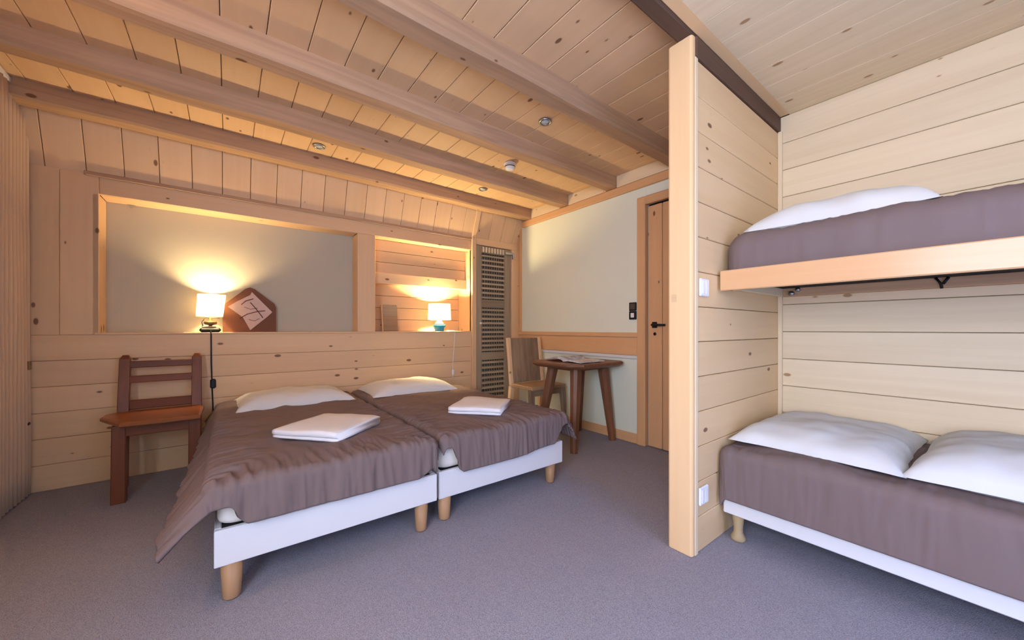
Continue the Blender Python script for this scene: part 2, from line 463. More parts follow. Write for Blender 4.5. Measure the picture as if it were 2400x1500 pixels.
# second niche: boarded above, open recess with a lamp below
for k in range(3):
    hh = (NTOP-1.545)/3
    plank(wb, (N2X1-N2X0, .02, hh-.003), ((N2X0+N2X1)/2, YH+.135, 1.545+hh*(k+.5)), pine('x'))
build('niche_rail', MB().box(N2X0, N2X1, YH+.10, YH+.145, 1.44, 1.55, .006), pine('x'), wb)
build('niche_soffit', MB().box(N2X0, N2X1, YH+.03, YH+.13, NTOP, NTOP+.03, .003), pine('x'), wb)
build('recess_soffit', MB().box(N2X0, N2X1, YH+.13, YH+.32, 1.46, 1.48, .003), pine('x'), wb)
for k in range(4):
    hh = (1.46-LEDGE-.01)/4
    plank(wb, (N2X1-N2X0, .02, hh-.003), ((N2X0+N2X1)/2, YH+.29, LEDGE+.01+hh*(k+.5)), pine('x'))
build('niche_jamb', MB().box(N2X1, N2X1+.03, YH, YH+.32, LEDGE, NTOP+.02, .003), pine('z'), wb)
build('niche_jamb', MB().box(N2X0-.03, N2X0-.001, YH+.036, YH+.32, LEDGE, NTOP, .003), pine('z'), wb)
# upright between niche and louvred door, panel above the door
build('upright', MB().box(2.15, 2.205, YH-.03, YH+.03, 0, 2.02, .005), pine('z'), wb)
build('door_lintel', MB().box(2.205, XR, YH-.015, YH+.03, 1.945, 2.02, .004), pine('x'), wb)
build('corner_post', MB().box(2.70, XR, YH-.03, YH+.03, 0, 1.945, .004), pine('z'), wb)

# ------------------------------------------------------------------ louvred door
ld = struct('door_1', (2.45, YH, 0), label='grey brown louvred shutter door')
build('backing', MB().box(2.21, 2.70, YH+.03, YH+.045, 0.005, 1.94, .001), M['darkpanel'], ld)
for (a, b_) in ((2.212, 2.285), (2.605, 2.695)):
    build('stile', MB().box(a, b_, YH-.012, YH+.022, .008, 1.94, .003), louvrew('z'), ld)
rails = [(.01, .12), (.64, .73), (1.24, 1.33), (1.86, 1.94)]
for (a, b_) in rails:
    build('rail', MB().box(2.285, 2.605, YH-.010, YH+.02, a, b_, .003), louvrew('x'), ld)
for (za, zb, n) in ((.12, .64, 9), (.73, 1.24, 10), (1.33, 1.86, 10)):
    p = (zb-za)/n
    for k in range(n):
        plank(ld, (.316, .030, .018), (2.445, YH+.002, za+p*(k+.5)), wood('slat_wood', (.52, .42, .29), (.38, .30, .20), 'x', knots=0, rough=.7), rot=(math.radians(22), 0, 0), name='slat', c=.002)
for k in range(9):                                 # slender rods behind the louvres
    plank(ld, (.012, .008, 1.74), (2.315+k*.033, YH+.024, .99), louvrew('z'), name='rod', c=.001)
for k in range(8):
    plank(ld, (.022, .012, .06), (2.305+k*.04, YH-.014, 1.90), paling('z'), name='fret', c=.002)
kn = build('knob', MB().lathe(2.27, 0, [(.004, -.02), (.011, -.012), (.013, 0), (.009, .012), (.004, .016)], 14), M['white_ceramic'], None, (2.27, 0, 0))
kn.parent = ld; kn.location = Vector((2.262, YH-.026, 1.06))*S - wloc(ld); kn.rotation_euler = (math.radians(90), 0, 0)
hg = build('hinge_arm', MB().box(2.60, 2.72, YH-.045, YH-.03, 1.875, 1.905, .004).box(2.70, 2.715, YH-.055, YH-.03, 1.83, 1.905, .003), M['steel'], ld)

# ------------------------------------------------------------------ right wall with painted panel, pine band, door
wr = struct('wall_right', (XR, 2, 0), label='pale green painted right wall with pine band')
DY0, DY1, DZ = .93, 1.80, 2.06
for (a, b_, c, d) in ((DY1, YH+.1, 0, 2.45), (YB-.1, DY0, 0, 2.45), (DY0, DY1, DZ, 2.45)):
    build('wall_section', MB().box(XR, XR+.1, a, b_, c, d, .001), M['paint'], wr)
build('panel_rail', MB().box(XR-.022, XR, DY1+.07, 3.52, .925, .965, .004), orange('y'), wr)
build('pine_band', MB().box(XR-.014, XR, DY1+.07, 3.52, .765, .922, .004), orange('y'), wr)
build('white_lip', MB().box(XR-.02, XR, DY1+.07, 3.2, .735, .762, .004), M['white'], wr)
build('panel_stile', MB().box(XR-.022, XR, 3.47, 3.52, .967, 2.203, .004), orange('z'), wr)
bb = struct('baseboard_right', mb=MB().box(XR-.014, XR, DY1+.07, YH-.03, 0, .085, .004), mat=orange('y'))
d2 = struct('door_2', (XR, (DY0+DY1)/2, 0), label='pine plank door with black lever')
for (a, b_, c, d, ax) in ((DY1-.005, DY1+.072, 0, DZ+.06, 'z'), (DY0-.02, DY0+.06, 0, DZ+.06, 'z'), (DY0+.06, DY1-.005, DZ-.01, DZ+.06, 'y')):
    build('casing', MB().box(XR-.03, XR+.02, a, b_, c, d, .006), orange(ax), d2)
build('gap', MB().box(XR+.045, XR+.05, DY0+.05, DY1, .0, DZ, .001), M['black'], d2)
nb = 6; wd = (DY1-.012-DY0-.065)/nb
for k in range(nb):
    plank(d2, (.03, wd-.005, DZ-.035), (XR+.012, DY0+.062+wd*(k+.5), .008+(DZ-.035)/2), orange('z'), c=.006)
hd = build('door_handle', MB().box(XR-.012, XR-.003, DY1-.105, DY1-.06, 1.005, 1.055, .003), M['darkmetal'], d2)
build('lever', MB().tube([(XR-.008, DY1-.083, 1.03), (XR-.045, DY1-.083, 1.03), (XR-.05, DY1-.1, 1.03), (XR-.05, DY1-.20, 1.028)], [.012, .011, .011, .009], 10), M['darkmetal'], hd)
build('keyhole_plate', MB().lathe(0, 0, [(.014, 0), (.014, .004)], 14), M['darkmetal'], d2).location = (0, 0, 0)
o = col.objects[-1] if False else None
for ob in d2.children:
    if ob.name.startswith('keyhole_plate'):
        me = mesh('keyhole_plate', MB().tube([(XR-.004, DY1-.083, .955), (XR-.002, DY1-.083, .955)], .014, 12), M['darkmetal'], wloc(d2)/S)
        ob.data = me

# ------------------------------------------------------------------ bunk wall, partition, post
wk = struct('wall_bunk', (XB, 0, 0), label='pale pine boarded wall beside the bunks')
build('core', MB().box(XB+.025, XR-.001, YB-.05, YP, 0, ZB+.03, .001), M['darkpanel'], wk)
hb = ZB/14
for k in range(14):
    plank(wk, (.025, YP-YB, hb-.0025), (XB+.0125, (YP+YB)/2, hb*(k+.5)), paling('y'))
wp = struct('wall_partition', (2.15, YP, 0), label='pine boarded partition at the head of the bunks')
build('core', MB().box(1.62, XR-.001, YP+.022, YP+.085, 0, ZB-.09, .001), M['darkpanel'], wp)
hp = (ZB-.095)/14
for k in range(14):
    for (ya, mt) in ((YP+.011, partpine('x')), (YP+.096, partpine('x'))):
        plank(wp, (XB-1.628, .022, hp-.0025), ((XB+1.628)/2, ya, hp*(k+.5)), mt)
build('dark_top_board', MB().box(1.629, XB-.001, YP-.012, YP+.10, 2.196, 2.286, .004), darkbeam('x'), wp)
build('corner_batten', MB().box(XB-.022, XB, YP-.022, YP, 0, 2.197, .003), paling('z'), wp)
build('corner_batten', MB().box(1.628, 1.652, YP-.006, YP, 0, 2.197, .002), paling('z'), wp)
ps = thing('wooden_post', 'bright pine post from floor to ceiling at the end of the bunk partition', 'post', (1.614, .855, 0))
rings = []
for z in (0, .004, 2.281, 2.285):
    i = .004 if z in (0, 2.285) else 0
    x0, x1, y0, y1, c = 1.60+i, 1.628, YP-.004+i, .91-i, .010
    rings.append([(x0+c, y0, z), (x1, y0, z), (x1, y1, z), (x0+c, y1, z), (x0+c*.3, y1-c*.3, z), (x0, y1-c, z), (x0, y0+c, z), (x0+c*.3, y0+c*.3, z)])
build('shaft', MB().loft(rings, smooth=False), postpine('z'), ps)
build('patch', MB().box(1.5992, 1.601, .868, .893, 1.12, 1.155, .0003), pine('y'), ps)

def socket(x, z, label):
    t = thing('wall_socket', label, 'socket', (x, YP, z), 'white sockets on the partition')
    build('plate', MB().box(x-.04, x+.04, YP-.012, YP-.0005, z-.04, z+.04, .004), M['plastic'], t)
    build('insert', MB().box(x-.028, x-.002, YP-.015, YP-.012, z-.03, z+.03, .002), M['plastic'], t)
    build('insert', MB().box(x+.002, x+.028, YP-.015, YP-.012, z-.03, z+.03, .002), M['plastic'], t)
socket(1.705, 1.185, 'white double socket under the end of the upper bunk rail')
socket(1.70, .25, 'white double socket low down beside the lower bunk bed')

# ------------------------------------------------------------------ curtain
ct = thing('curtain', 'beige pleated curtain hanging full height at the far left', 'curtain', (-.965, 3.1, 0))
P = []
ny = 20*12
for j in range(ny+1):
    y = 2.62+(3.53-2.62)*j/ny; row = []
    ph_ = 2*math.pi*20*j/ny
    s = 2*abs(math.sin(ph_/2))**.6-1
    for k in range(15):
        z = .012+2.34*k/14
        amp = .023*(1-.25*k/14)
        row.append((-.958+amp*s+.006*noise.noise(Vector((y*6, z*1.3, 3))), y+.006*noise.noise(Vector((y*4, z*.8, 9))), z))
    P.append(row)
cv = build('cloth', MB().grid(P), M['curtain'], ct)
sm = cv.modifiers.new('thick', 'SOLIDIFY'); sm.thickness = .003
build('rail', MB().box(-.985, -.94, .3, 3.53, 2.345, 2.372, .003), M['white'], ct)
build('clip', MB().box(-.945, -.932, 3.475, 3.51, .755, .805, .003), M['brass'], ct)
build('clip', MB().box(-.945, -.930, 3.46, 3.49, .428, .445, .003), M['black'], ct)

# ------------------------------------------------------------------ twin beds
def rounded_slab(x0, x1, y0, y1, z0, z1, r):
    rings = []
    n = 6
    prof = [(r*(1-math.sin(a)), z0+r-r*math.cos(a)) for a in [math.pi/2*i/n for i in range(n+1)]]
    prof += [(r*(1-math.cos(a)), z1-r+r*math.sin(a)) for a in [math.pi/2*i/n for i in range(n+1)]]
    for (i, z) in prof:
        c = r*1.3; pts = []
        for (cx, cy, a0) in ((x1-i-c, y1-i-c, 0), (x0+i+c, y1-i-c, 90), (x0+i+c, y0+i+c, 180), (x1-i-c, y0+i+c, 270)):
            for k in range(5):
                a = math.radians(a0+90*k/4); pts.append((cx+c*math.cos(a), cy+c*math.sin(a), z))
        rings.append(pts)
    return MB().loft(rings)
def twin(x0, x1, y0, y1, zb, zt, label, legx):
    t = thing('single_bed', label, 'bed', ((x0+x1)/2, (y0+y1)/2, 0), 'twin beds')
    build('footboard', MB().box(x0, x1, y0, y0+.022, zb, zt, .003), M['white'], t)
    build('headboard_rail', MB().box(x0, x1, y1-.022, y1, zb, zt, .003), M['white'], t)
    for (a, b_) in ((x0, x0+.022), (x1-.022, x1)):
        build('side_rail', MB().box(a, b_, y0+.022, y1-.022, zb, zt, .003), M['white'], t)
    build('platform', MB().box(x0+.022, x1-.022, y0+.022, y1-.022, zt-.03, zt-.005, .002), M['slatdark'], t)
    for (lx, ly, lr) in ((legx[0], y0+.035, .034), (legx[1], y0+.035, .032), (x0+.05, y1-.06, .032), (x1-.05, y1-.06, .032)):
        build('leg', MB().lathe(lx, ly, [(lr*.80, .003), (lr*.84, .006), (lr*1.05, zb+.002)], 20), wood('leg_wood', (.46, .27, .14), (.34, .18, .09), 'z', knots=0, rough=.45), t)
        build('foot_glide', MB().lathe(lx, ly, [(lr*.7, 0), (lr*.7, .004)], 16), M['black'], t)
    build('mattress', rounded_slab(x0+.008, x1-.008, y0+.012, y1-.01, zt+.001, zt+.15, .032), M['mattress'], t)
    return t
twin(-.040, .832, 1.70, 3.52, .137, .270, 'white based single bed nearer the red brown chair, its leg closest to the viewer', (.012, .762))
twin(.858, 1.748, 1.73, 3.52, .122, .262, 'white based single bed beside the small table', (.905, 1.668))

def drape(W, L, z0, oL, oR, oF, r, seed, wr=1.0, nu=180, nv=260, flareL=lambda t: .12, flareR=lambda t: .1, flareF=.06, puff=.012, headr=0):
    """cloth laid over a mattress top: s across, t from foot to head; overhang functions give the hanging lengths"""
    P = []
    for i in range(nu+1):
        s = i/nu; row = []
        for j in range(nv+1):
            t = j/nv
            a = -oL(t)+(W+oL(t)+oR(t))*s
            b = -oF(min(1, max(0, a/W)))+(L+oF(min(1, max(0, a/W))))*t
            ca = min(max(a, 0), W); cb_ = max(b, 0)
            da = a-ca; db = b-cb_
            ov = math.hypot(da, db)
            ux, uy = (da/ov, db/ov) if ov > 1e-6 else (0, 0)
            fl = abs(ux)*(flareL(t) if da < 0 else flareR(t))+abs(uy)*flareF
            if ov < r*math.pi/2:
                th = ov/r; out = r*math.sin(th); dr = r*(1-math.cos(th))
            else:
                rest = ov-r*math.pi/2; out = r+fl*rest; dr = r+rest*math.sqrt(max(.05, 1-fl*fl))
            # wrinkles: creases running down over the edges, soft billow on top
            hang = min(1, ov/.10)
            along = ca*abs(uy)+cb_*abs(ux)+.35*(da*abs(uy)+db*abs(ux))
            cr = noise.noise(Vector((along*17+seed*4, ov*2.0, seed)))*.6+(.35-abs(noise.noise(Vector((along*34, ov*4, seed+3)))))*.7
            out += wr*.016*cr*hang
            edge = min(ca, W-ca, cb_+.0, 9)
            ne = max(0, 1-max(0, min(ca, W-ca, cb_))/.22)
            al2 = a if cb_ < min(ca, W-ca) else b
            top = .011*fbm(a*3, b*3, seed, 1.6)+.012*(.25-abs(noise.noise(Vector((a*5.5+b*2.5, b*1.6-a*.8, seed+20)))))+.0045*noise.noise(Vector((a*7+b*4, b*2.2-a, seed)))
            top += wr*ne*(.019*(.3-abs(noise.noise(Vector((al2*20+b*3, (cb_ if cb_ < min(ca, W-ca) else min(ca, W-ca))*4, seed+7)))))+.009*(.3-abs(noise.noise(Vector((al2*46, cb_*7, seed+11))))))
            dome = puff*(1-ne*ne)
            z = z0-dr+(top+dome)*(1-hang)+wr*.004*cr*hang
            y = cb_+uy*out
            x = ca+ux*out
            row.append((x, y, z))
        P.append(row)
    return P
def cloth(name, P, off, mat, label, cat, group, th=.014):
    mb = MB().grid([[(p[0]+off[0], p[1]+off[1], p[2]+off[2]) for p in r] for r in P])
    o = build(name, mb, mat); m = o.modifiers.new('thick', 'SOLIDIFY'); m.thickness = th*S; m.offset = -1
    tag(o, label, cat, group); return o
def sstep(a, b_, x):
    t = min(1, max(0, (x-a)/(b_-a))); return t*t*(3-2*t)
# bed next to the chair: corner falls to a point at the foot
P = drape(.836, 1.72, .452, lambda t: .15+.09*(1-t)**1.3, lambda t: .06+.02*(1-t), lambda q: .11+.075*sstep(.05, .12, q)-.03*sstep(.9, 1, q), .035, 2,
          wr=1.4, flareL=lambda t: .52+.12*(1-t), flareR=lambda t: 0)
cloth('duvet', P, (-.040, 1.70, 0), M['duvet'], 'taupe duvet with a low pointed corner on the bed nearer the red brown chair', 'duvet', 'taupe duvets')
P = drape(.855, 1.72, .446, lambda t: .06+.02*(1-t), lambda t: .10+.10*(1-t), lambda q: .08+.135*sstep(.02, .10, q)-.02*sstep(.5, .8, q)-.11*sstep(.86, .99, q), .035, 5, wr=1.2,
          flareL=lambda t: 0, flareR=lambda t: .15+.25*(1-t)**2)
cloth('duvet', P, (.893, 1.73, 0), M['duvet'], 'taupe duvet on the bed beside the small table', 'duvet', 'taupe duvets')

def pillow(name, cx, cy, cz, lx, ly, h, rotz, mat, label, seed, tilt=0, group='white pillows', ridge=.008):
    n = 46; top = []; bot = []
    for i in range(n+1):
        p = -1+2*i/n; rt = []; rb = []
        for j in range(n+1):
            q = -1+2*j/n
            fx = (1-abs(p)**3.2); fy = (1-abs(q)**3.2)
            th = max(0, fx*fy)**.55
            pin = 1-.055*(1-abs(q)**2)*abs(p)**4
            pin2 = 1-.055*(1-abs(p)**2)*abs(q)**4
            x = lx/2*p*pin; y = ly/2*q*pin2
            w = (fbm(x*5, y*5, seed, 1.0)*.010+ridge*noise.noise(Vector((x*9+y*5, y*6-x*4, seed+2))))
            edge = .006*noise.noise(Vector((x*12, y*12, seed+5)))
            rt.append((x+edge, y+edge, h*.30+h*.70*th+w*min(1, th*1.5)-.3*h*(max(abs(p), abs(q))**6)))
            rb.append((x+edge, y+edge, h*.30-h*.30*min(1, th*1.4)-.3*h*(max(abs(p), abs(q))**6)*1.0))
        top.append(rt); bot.append(rb)
    mb = MB().grid(top)
    mb.grid([r[::-1] for r in bot])
    rot = Matrix.Rotation(rotz, 3, 'Z') @ Matrix.Rotation(tilt, 3, 'X')
    mb.v = [tuple(rot @ Vector(p)+Vector((cx, cy, cz))) for p in mb.v]
    o = build(name, mb, mat)
    return tag(o, label, 'pillow', group)
pillow('pillow', .40, 3.20, .462, .74, .52, .09, .02, M['linen'], 'white pillow on the bed nearer the red brown chair', 1)
pillow('pillow', 1.28, 3.20, .456, .74, .52, .09, -.04, M['linen'], 'white pillow on the bed beside the small table', 4)

def towel(cx, cy, cz, a, b_, h, rotz, label, seed):
    """terry towel folded in three: rounded fold on one side, loose layers on the other"""
    rings = []; n = 22
    t = h/3
    prof = []                                     # section in (u, z): flattened S of three layers, outline only
    def arc(cu, cz_, r, a0, a1, m=6): return [(cu+r*math.cos(math.radians(a0+(a1-a0)*k/m)), cz_+r*math.sin(math.radians(a0+(a1-a0)*k/m))) for k in range(m+1)]
    u0, u1 = -a/2, a/2
    prof += arc(u1-t, t, t, -90, 90)              # lower fold (two layers) on the right
    prof += [(u1-t*1.2, 2*t+.001)]
    prof += arc(u1-t*.7, 2.5*t, t*.5, -90, 90, 4)
    prof += [(x, h+0*x) for x in [u1*.5, 0, u0*.5]]
    prof += arc(u0+t, 2*t, t, 90, 270)
    prof += [(u0+t*1.3, t-.0005)]
    prof += arc(u0+t*.8, .5*t, t*.5, 90, 270, 4)
    prof += [(u0*.5, 0), (0, 0), (u1*.5, 0)]
    for i in range(n+1):
        v = -b_/2+b_*i/n; e = min(i, n-i)/n
        k = 1-.03*max(0, 1-e*12)
        rings.append([(p[0]*k+.004*noise.noise(Vector((v*14, p[1]*60, seed))), v+.005*noise.noise(Vector((p[0]*9, p[1]*50, seed+4))),
                       max(0, p[1]*(1-.10*max(0, 1-e*10)))+(.010*noise.noise(Vector((p[0]*5, v*5, seed)))+.004)*(p[1]/h)) for p in prof])
    mb = MB().loft(rings)
    rot = Matrix.Rotation(rotz, 3, 'Z')
    mb.v = [tuple(rot @ Vector(p)+Vector((cx, cy, cz))) for p in mb.v]
    return tag(build('towel', mb, M['towel']), label, 'towel', 'folded white towels')
towel(.425, 2.125, .466, .375, .36, .042, math.radians(40), 'folded white towel lying on the bed nearer the red brown chair', 1)
towel(1.35, 2.10, .460, .36, .34, .042, math.radians(42), 'folded white towel lying on the bed beside the small table', 2)

# ------------------------------------------------------------------ red brown chair
def taper(mb, p0, p1, a0, b0, a1, b1, c=.18):
    """bar with a chamfered rectangular section between two points, roughly upright"""
    rings = []
    for (p, a, b_) in ((p0, a0, b0), (p1, a1, b1)):
        k = c*min(a, b_)
        rings.append([(p[0]+sx*(a-(k if q else 0)), p[1]+sy*(b_-(0 if q else k)), p[2]) if False else None for q in (0,) for sx in (1,) for sy in (1,)])
        rings.pop()
        pts = [(a, -b_+k), (a, b_-k), (a-k, b_), (-a+k, b_), (-a, b_-k), (-a, -b_+k), (-a+k, -b_), (a-k, -b_)]
        rings.append([(p[0]+u, p[1]+v, p[2]) for u, v in pts])
    return mb.loft(rings, smooth=False)
c1 = thing('chair', 'red brown wooden chair with slatted back standing against the headboard wall', 'chair', (-.35, 3.2, 0), 'chairs')
for (bx_, fx_) in ((-.535, -.497), (-.178, -.165)):
    mb = MB(); taper(mb, (bx_+.01, 3.35, 0), (bx_+.005, 3.39, .45), .022, .022, .026, .024); build('leg', mb, redwood('z'), c1)
    mb = MB(); taper(mb, (bx_+.005, 3.39, .45), (bx_+.002, 3.465, .80), .028, .020, .026, .018)
    taper(mb, (bx_+.002, 3.465, .80), (bx_+.004, 3.470, .825), .026, .018, .014, .010); build('back_post', mb, redwood('z'), c1)
    mb = MB(); taper(mb, (fx_, 3.06, 0), (fx_, 3.08, .44), .031, .026, .030, .026); build('leg', mb, redwood('z'), c1)
mb = MB()
poly = [(-.485, 2.985), (-.30, 2.965), (-.135, 2.985), (-.130, 3.30), (-.15, 3.395), (-.55, 3.395), (-.605, 3.33), (-.605, 3.24)]
rings = []
for (ins, z) in ((.012, .440), (0, .448), (0, .462), (.010, .470)):
    cx, cy = -.36, 3.19
    rings.append([(cx+(p[0]-cx)*(1-ins*4), cy+(p[1]-cy)*(1-ins*4), z) for p in poly])
mb.loft(rings, smooth=False); build('seat', mb, wood('chair_seat', (.30, .105, .04), (.17, .055, .022), 'x', knots=0, rough=.3), c1)
build('apron', MB().box(-.47, -.19, 3.055, 3.08, .375, .438, .003), redwood('x'), c1)
for (z0, z1, y) in ((.742, .785, 3.452), (.645, .690, 3.432), (.476, .535, 3.405)):
    build('back_slat', MB().box(-.512, -.195, y-.012, y+.012, z0, z1, .004), redwood('x'), c1)
build('stretcher', MB().box(-.515, -.49, 3.09, 3.34, .355, .38, .003), redwood('y'), c1)
build('stretcher', MB().box(-.18, -.158, 3.09, 3.34, .355, .38, .003), redwood('y'), c1)

# ------------------------------------------------------------------ small table with magazine
tb = thing('side_table', 'small dark brown table with splayed legs against the pale wall', 'table', (2.45, 2.25, 0))
tx0, tx1, ty0, ty1 = 2.115, 2.785, 1.955, 2.56
ch = .10
poly = [(tx0+ch, ty0), (tx1-ch*.7, ty0), (tx1, ty0+ch*.7), (tx1, ty1-ch), (tx1-ch, ty1), (tx0+ch, ty1), (tx0, ty1-ch), (tx0, ty0+ch)]
rings = []
for (k, z) in ((.90, .672), (.985, .690), (1.0, .700), (1.0, .709), (.985, .714)):
    rings.append([((p[0]-2.45)*k+2.45, (p[1]-2.257)*k+2.257, z) for p in poly])
build('tabletop', MB().loft(rings, smooth=False), tablew('y'), tb)
build('apron', MB().box(2.27, 2.66, 2.09, 2.44, .645, .676, .006), tablew('x'), tb)
for (fx, fy, ux, uy) in ((2.205, 2.055, 2.30, 2.12), (2.735, 2.085, 2.66, 2.13), (2.225, 2.50, 2.31, 2.40), (2.735, 2.49, 2.66, 2.40)):
    mb = MB(); taper(mb, (fx, fy, 0), (ux, uy, .676), .028, .028, .048, .042, c=.5)
    build('leg', mb, tablew('z'), tb)
mg = thing('magazine', 'open magazine with curling pages lying on the small table', 'magazine', (2.45, 2.22, .716))
def page(u0, u1, lift, name, mat, th=.008):
    # u along y (reading direction), spine at y=2.24
    n = 14; rt = []; rb = []
    for i in range(n+1):
        f = i/n; y = u0+(u1-u0)*f
        z = .716+th+lift*math.sin(math.pi*f**.7)*(1-.4*f)
        rt.append((y, z)); rb.append((y, .7165+max(0, z-.716-th)*.75))
    poly = rt+rb[::-1]
    mb = MB(); rings = []
    for k in range(5):
        x = 2.265+.30*k/4; rings.append([(x+.04*(p[0]-2.24), p[0], p[1]+.001+.004*abs(math.sin(k*1.7))*((p[0]-u0)/(u1-u0))) for p in poly])
    mb.loft(rings, smooth=False); return build(name, mb, mat, mg)
page(2.235, 2.475, .034, 'page_block', M['page'])
page(2.225, 2.03, .012, 'page_block', M['page2'])

# ------------------------------------------------------------------ light oak chair behind the table
c2 = thing('chair', 'light brown chair with a two board back, tucked behind the small table', 'chair', (2.47, 2.78, 0), 'chairs')
for (a, b_, nm) in ((2.275, 2.45, 'back_board'), (2.453, 2.635, 'back_board')):
    mb = MB(); mb.box(a, b_, 2.925, 2.945, .455, .905, .004, rot=Matrix.Rotation(math.radians(-7), 3, 'X'), piv=(a, 2.935, .455)); build(nm, mb, greyoak('z'), c2)
for xx in (2.25, 2.655):
    mb = MB(); mb.box(xx-.022, xx+.022, 2.92, 2.952, .43, .91, .006, rot=Matrix.Rotation(math.radians(-7), 3, 'X'), piv=(xx, 2.935, .43)); build('back_post', mb, pine('z'), c2)
    mb = MB(); taper(mb, (xx, 2.99, 0), (xx, 2.935, .425), .020, .020, .024, .022); build('leg', mb, pine('z'), c2)
    mb = MB(); taper(mb, (xx+(.01 if xx > 2.4 else -.01), 2.60, 0), (xx, 2.635, .425), .018, .018, .026, .024); build('leg', mb, greyoak('z'), c2)
rings = []
poly = [(2.235, 2.60), (2.67, 2.60), (2.675, 2.915), (2.23, 2.915)]
for (k, z) in ((.97, .418), (1, .424), (1, .446), (.98, .452)):
    rings.append([((p[0]-2.455)*k+2.455, (p[1]-2.757)*k+2.757, z) for p in poly])
build('seat', MB().loft(rings, smooth=False), wood('chair2_seat', (.44, .28, .15), (.30, .18, .10), 'x', knots=.1, rough=.45), c2)
build('apron', MB().box(2.27, 2.64, 2.625, 2.645, .36, .42, .003), greyoak('x'), c2)

# ------------------------------------------------------------------ bunks
lb = thing('bunk_bed', 'lower bunk with white base and turned wooden leg', 'bed', (2.26, -.18, 0))
bx0_, bx1_, by0, by1 = 1.87, 2.655, -1.15, .785
for (a, b_, c, d) in ((bx0_, bx0_+.022, by0, by1), (bx1_-.022, bx1_, by0, by1), (bx0_+.022, bx1_-.022, by1-.022, by1), (bx0_+.022, bx1_-.022, by0, by0+.022)):
    build('base_rail', MB().box(a, b_, c, d, .128, .27, .004), M['white'], lb)
build('platform', MB().box(bx0_+.022, bx1_-.022, by0+.022, by1-.022, .235, .262, .002), M['slatdark'], lb)
for (lx, ly) in ((1.912, .735), (2.61, .735), (1.912, -1.09), (2.61, -1.09)):
    build('leg', MB().lathe(lx, ly, [(.022, 0), (.030, .006), (.032, .016), (.020, .040), (.019, .06), (.026, .12), (.027, .129)], 20), wood('leg_pale', (.48, .36, .20), (.36, .26, .14), 'z', knots=0, rough=.4), lb)
build('mattress', rounded_slab(bx0_+.01, bx1_-.01, by0+.01, by1-.01, .271, .42, .03), M['mattress'], lb)
P = drape(.76, 1.90, .447, lambda t: .268, lambda t: .02, lambda q: .045+.10*sstep(.3, 0.0, q), .05, 9, wr=.45, nu=170, nv=300, flareL=lambda t: .05, flareF=.02)
P = [[(p[0], -p[1], p[2]) for p in r] for r in P][::-1]
cloth('duvet', P, (1.888, .752, 0), M['duvet'], 'taupe duvet hanging over the side of the lower bunk', 'duvet', 'taupe duvets')
pillow('pillow', 2.30, .490, .462, .60, .74, .09, math.radians(90), M['linen'], 'white pillow on the lower bunk against the partition', 11).rotation_euler = (0, 0, 0)
pillow('pillow', 2.30, -.145, .462, .68, .74, .125, math.radians(88), M['linen'], 'white pillow on the lower bunk cut by the right edge of the photo', 14)

ub = thing('upper_bunk', 'upper bunk with a broad pine front rail fixed between the walls', 'bed', (2.26, -.18, 1.18))
build('front_rail', MB().box(1.845, 1.868, YB+.03, .79, 1.178, 1.272, .004), wood('rail_pine', (.70, .42, .22), (.62, .34, .16), 'y', knots=0, rough=.22, vary=.02, grain=.3), ub)
build('wall_cleat', MB().box(XB-.06, XB-.002, YB+.03, .775, 1.19, 1.238, .003), beamw('y'), ub)
build('end_cleat', MB().box(1.87, XB-.06, .765, .80, 1.19, 1.238, .003), paling('x'), ub)
build('platform', MB().box(1.869, XB-.004, YB+.03, .795, 1.239, 1.262, .002), M['slatdark'], ub)
build('bolt', MB().tube([(XB-.075, .72, 1.205), (XB-.058, .72, 1.205)], .014, 12).tube([(XB-.075, .69, 1.225), (XB-.058, .69, 1.225)], .012, 12), M['steel'], ub)
br = build('hook', MB().tube([(XB-.067, .165, 1.236), (XB-.067, .148, 1.205), (XB-.067, .146, 1.185)], .0055, 8).tube([(XB-.067, .125, 1.236), (XB-.067, .142, 1.205)], .0055, 8), M['darkmetal'], ub)
build('mattress', rounded_slab(1.90, XB-.01, YB+.06, .765, 1.263, 1.40, .04), M['mattress'], ub)
P = drape(.70, 1.90, 1.447, lambda t: .222, lambda t: .0, lambda q: .215, .075, 21, wr=.45, nu=90, nv=170, flareL=lambda t: .0, flareF=0.0)
P = [[(p[0], -p[1], p[2]) for p in r] for r in P][::-1]
cloth('duvet', P, (1.957, .715, 0), M['duvet'], 'taupe duvet tucked in on the upper bunk', 'duvet', 'taupe duvets')
pillow('pillow', 2.28, .42, 1.452, .62, .70, .125, math.radians(91), M['linen'], 'white pillow on the upper bunk', 17)

# ------------------------------------------------------------------ table lamps
def lamp_light(name, p, power, col_, rad):
    d = bpy.data.lights.new(name, 'POINT'); d.energy = power; d.color = col_; d.shadow_soft_size = rad
    return d
LY = YH+.068
l1 = thing('table_lamp', 'lit table lamp with cream shade and black boxy base on the niche ledge', 'lamp', (-.105, LY, LEDGE+.012), 'lit table lamps')
lx, lz = -.105, LEDGE+.012
mb = MB().box(lx-.063, lx+.063, LY-.05, LY+.05, lz, lz+.034, .012); build('foot', mb, M['black'], l1)
build('body', MB().box(lx-.05, lx+.035, LY-.035, LY+.035, lz+.034, lz+.046, .004).lathe(lx, LY, [(.012, lz+.046), (.010, lz+.052), (.036, lz+.060), (.040, lz+.072), (.036, lz+.082), (.010, lz+.088), (.010, lz+.118)], 20), M['brass'], l1)
build('arm', MB().tube([(lx-.045, LY, lz+.044), (lx-.048, LY, lz+.075), (lx-.03, LY, lz+.112), (lx+.055, LY, lz+.112)], .005, 8), M['steel'], l1)
sh = [(lx, lz+.115, .080), (lx, lz+.285, .084)]
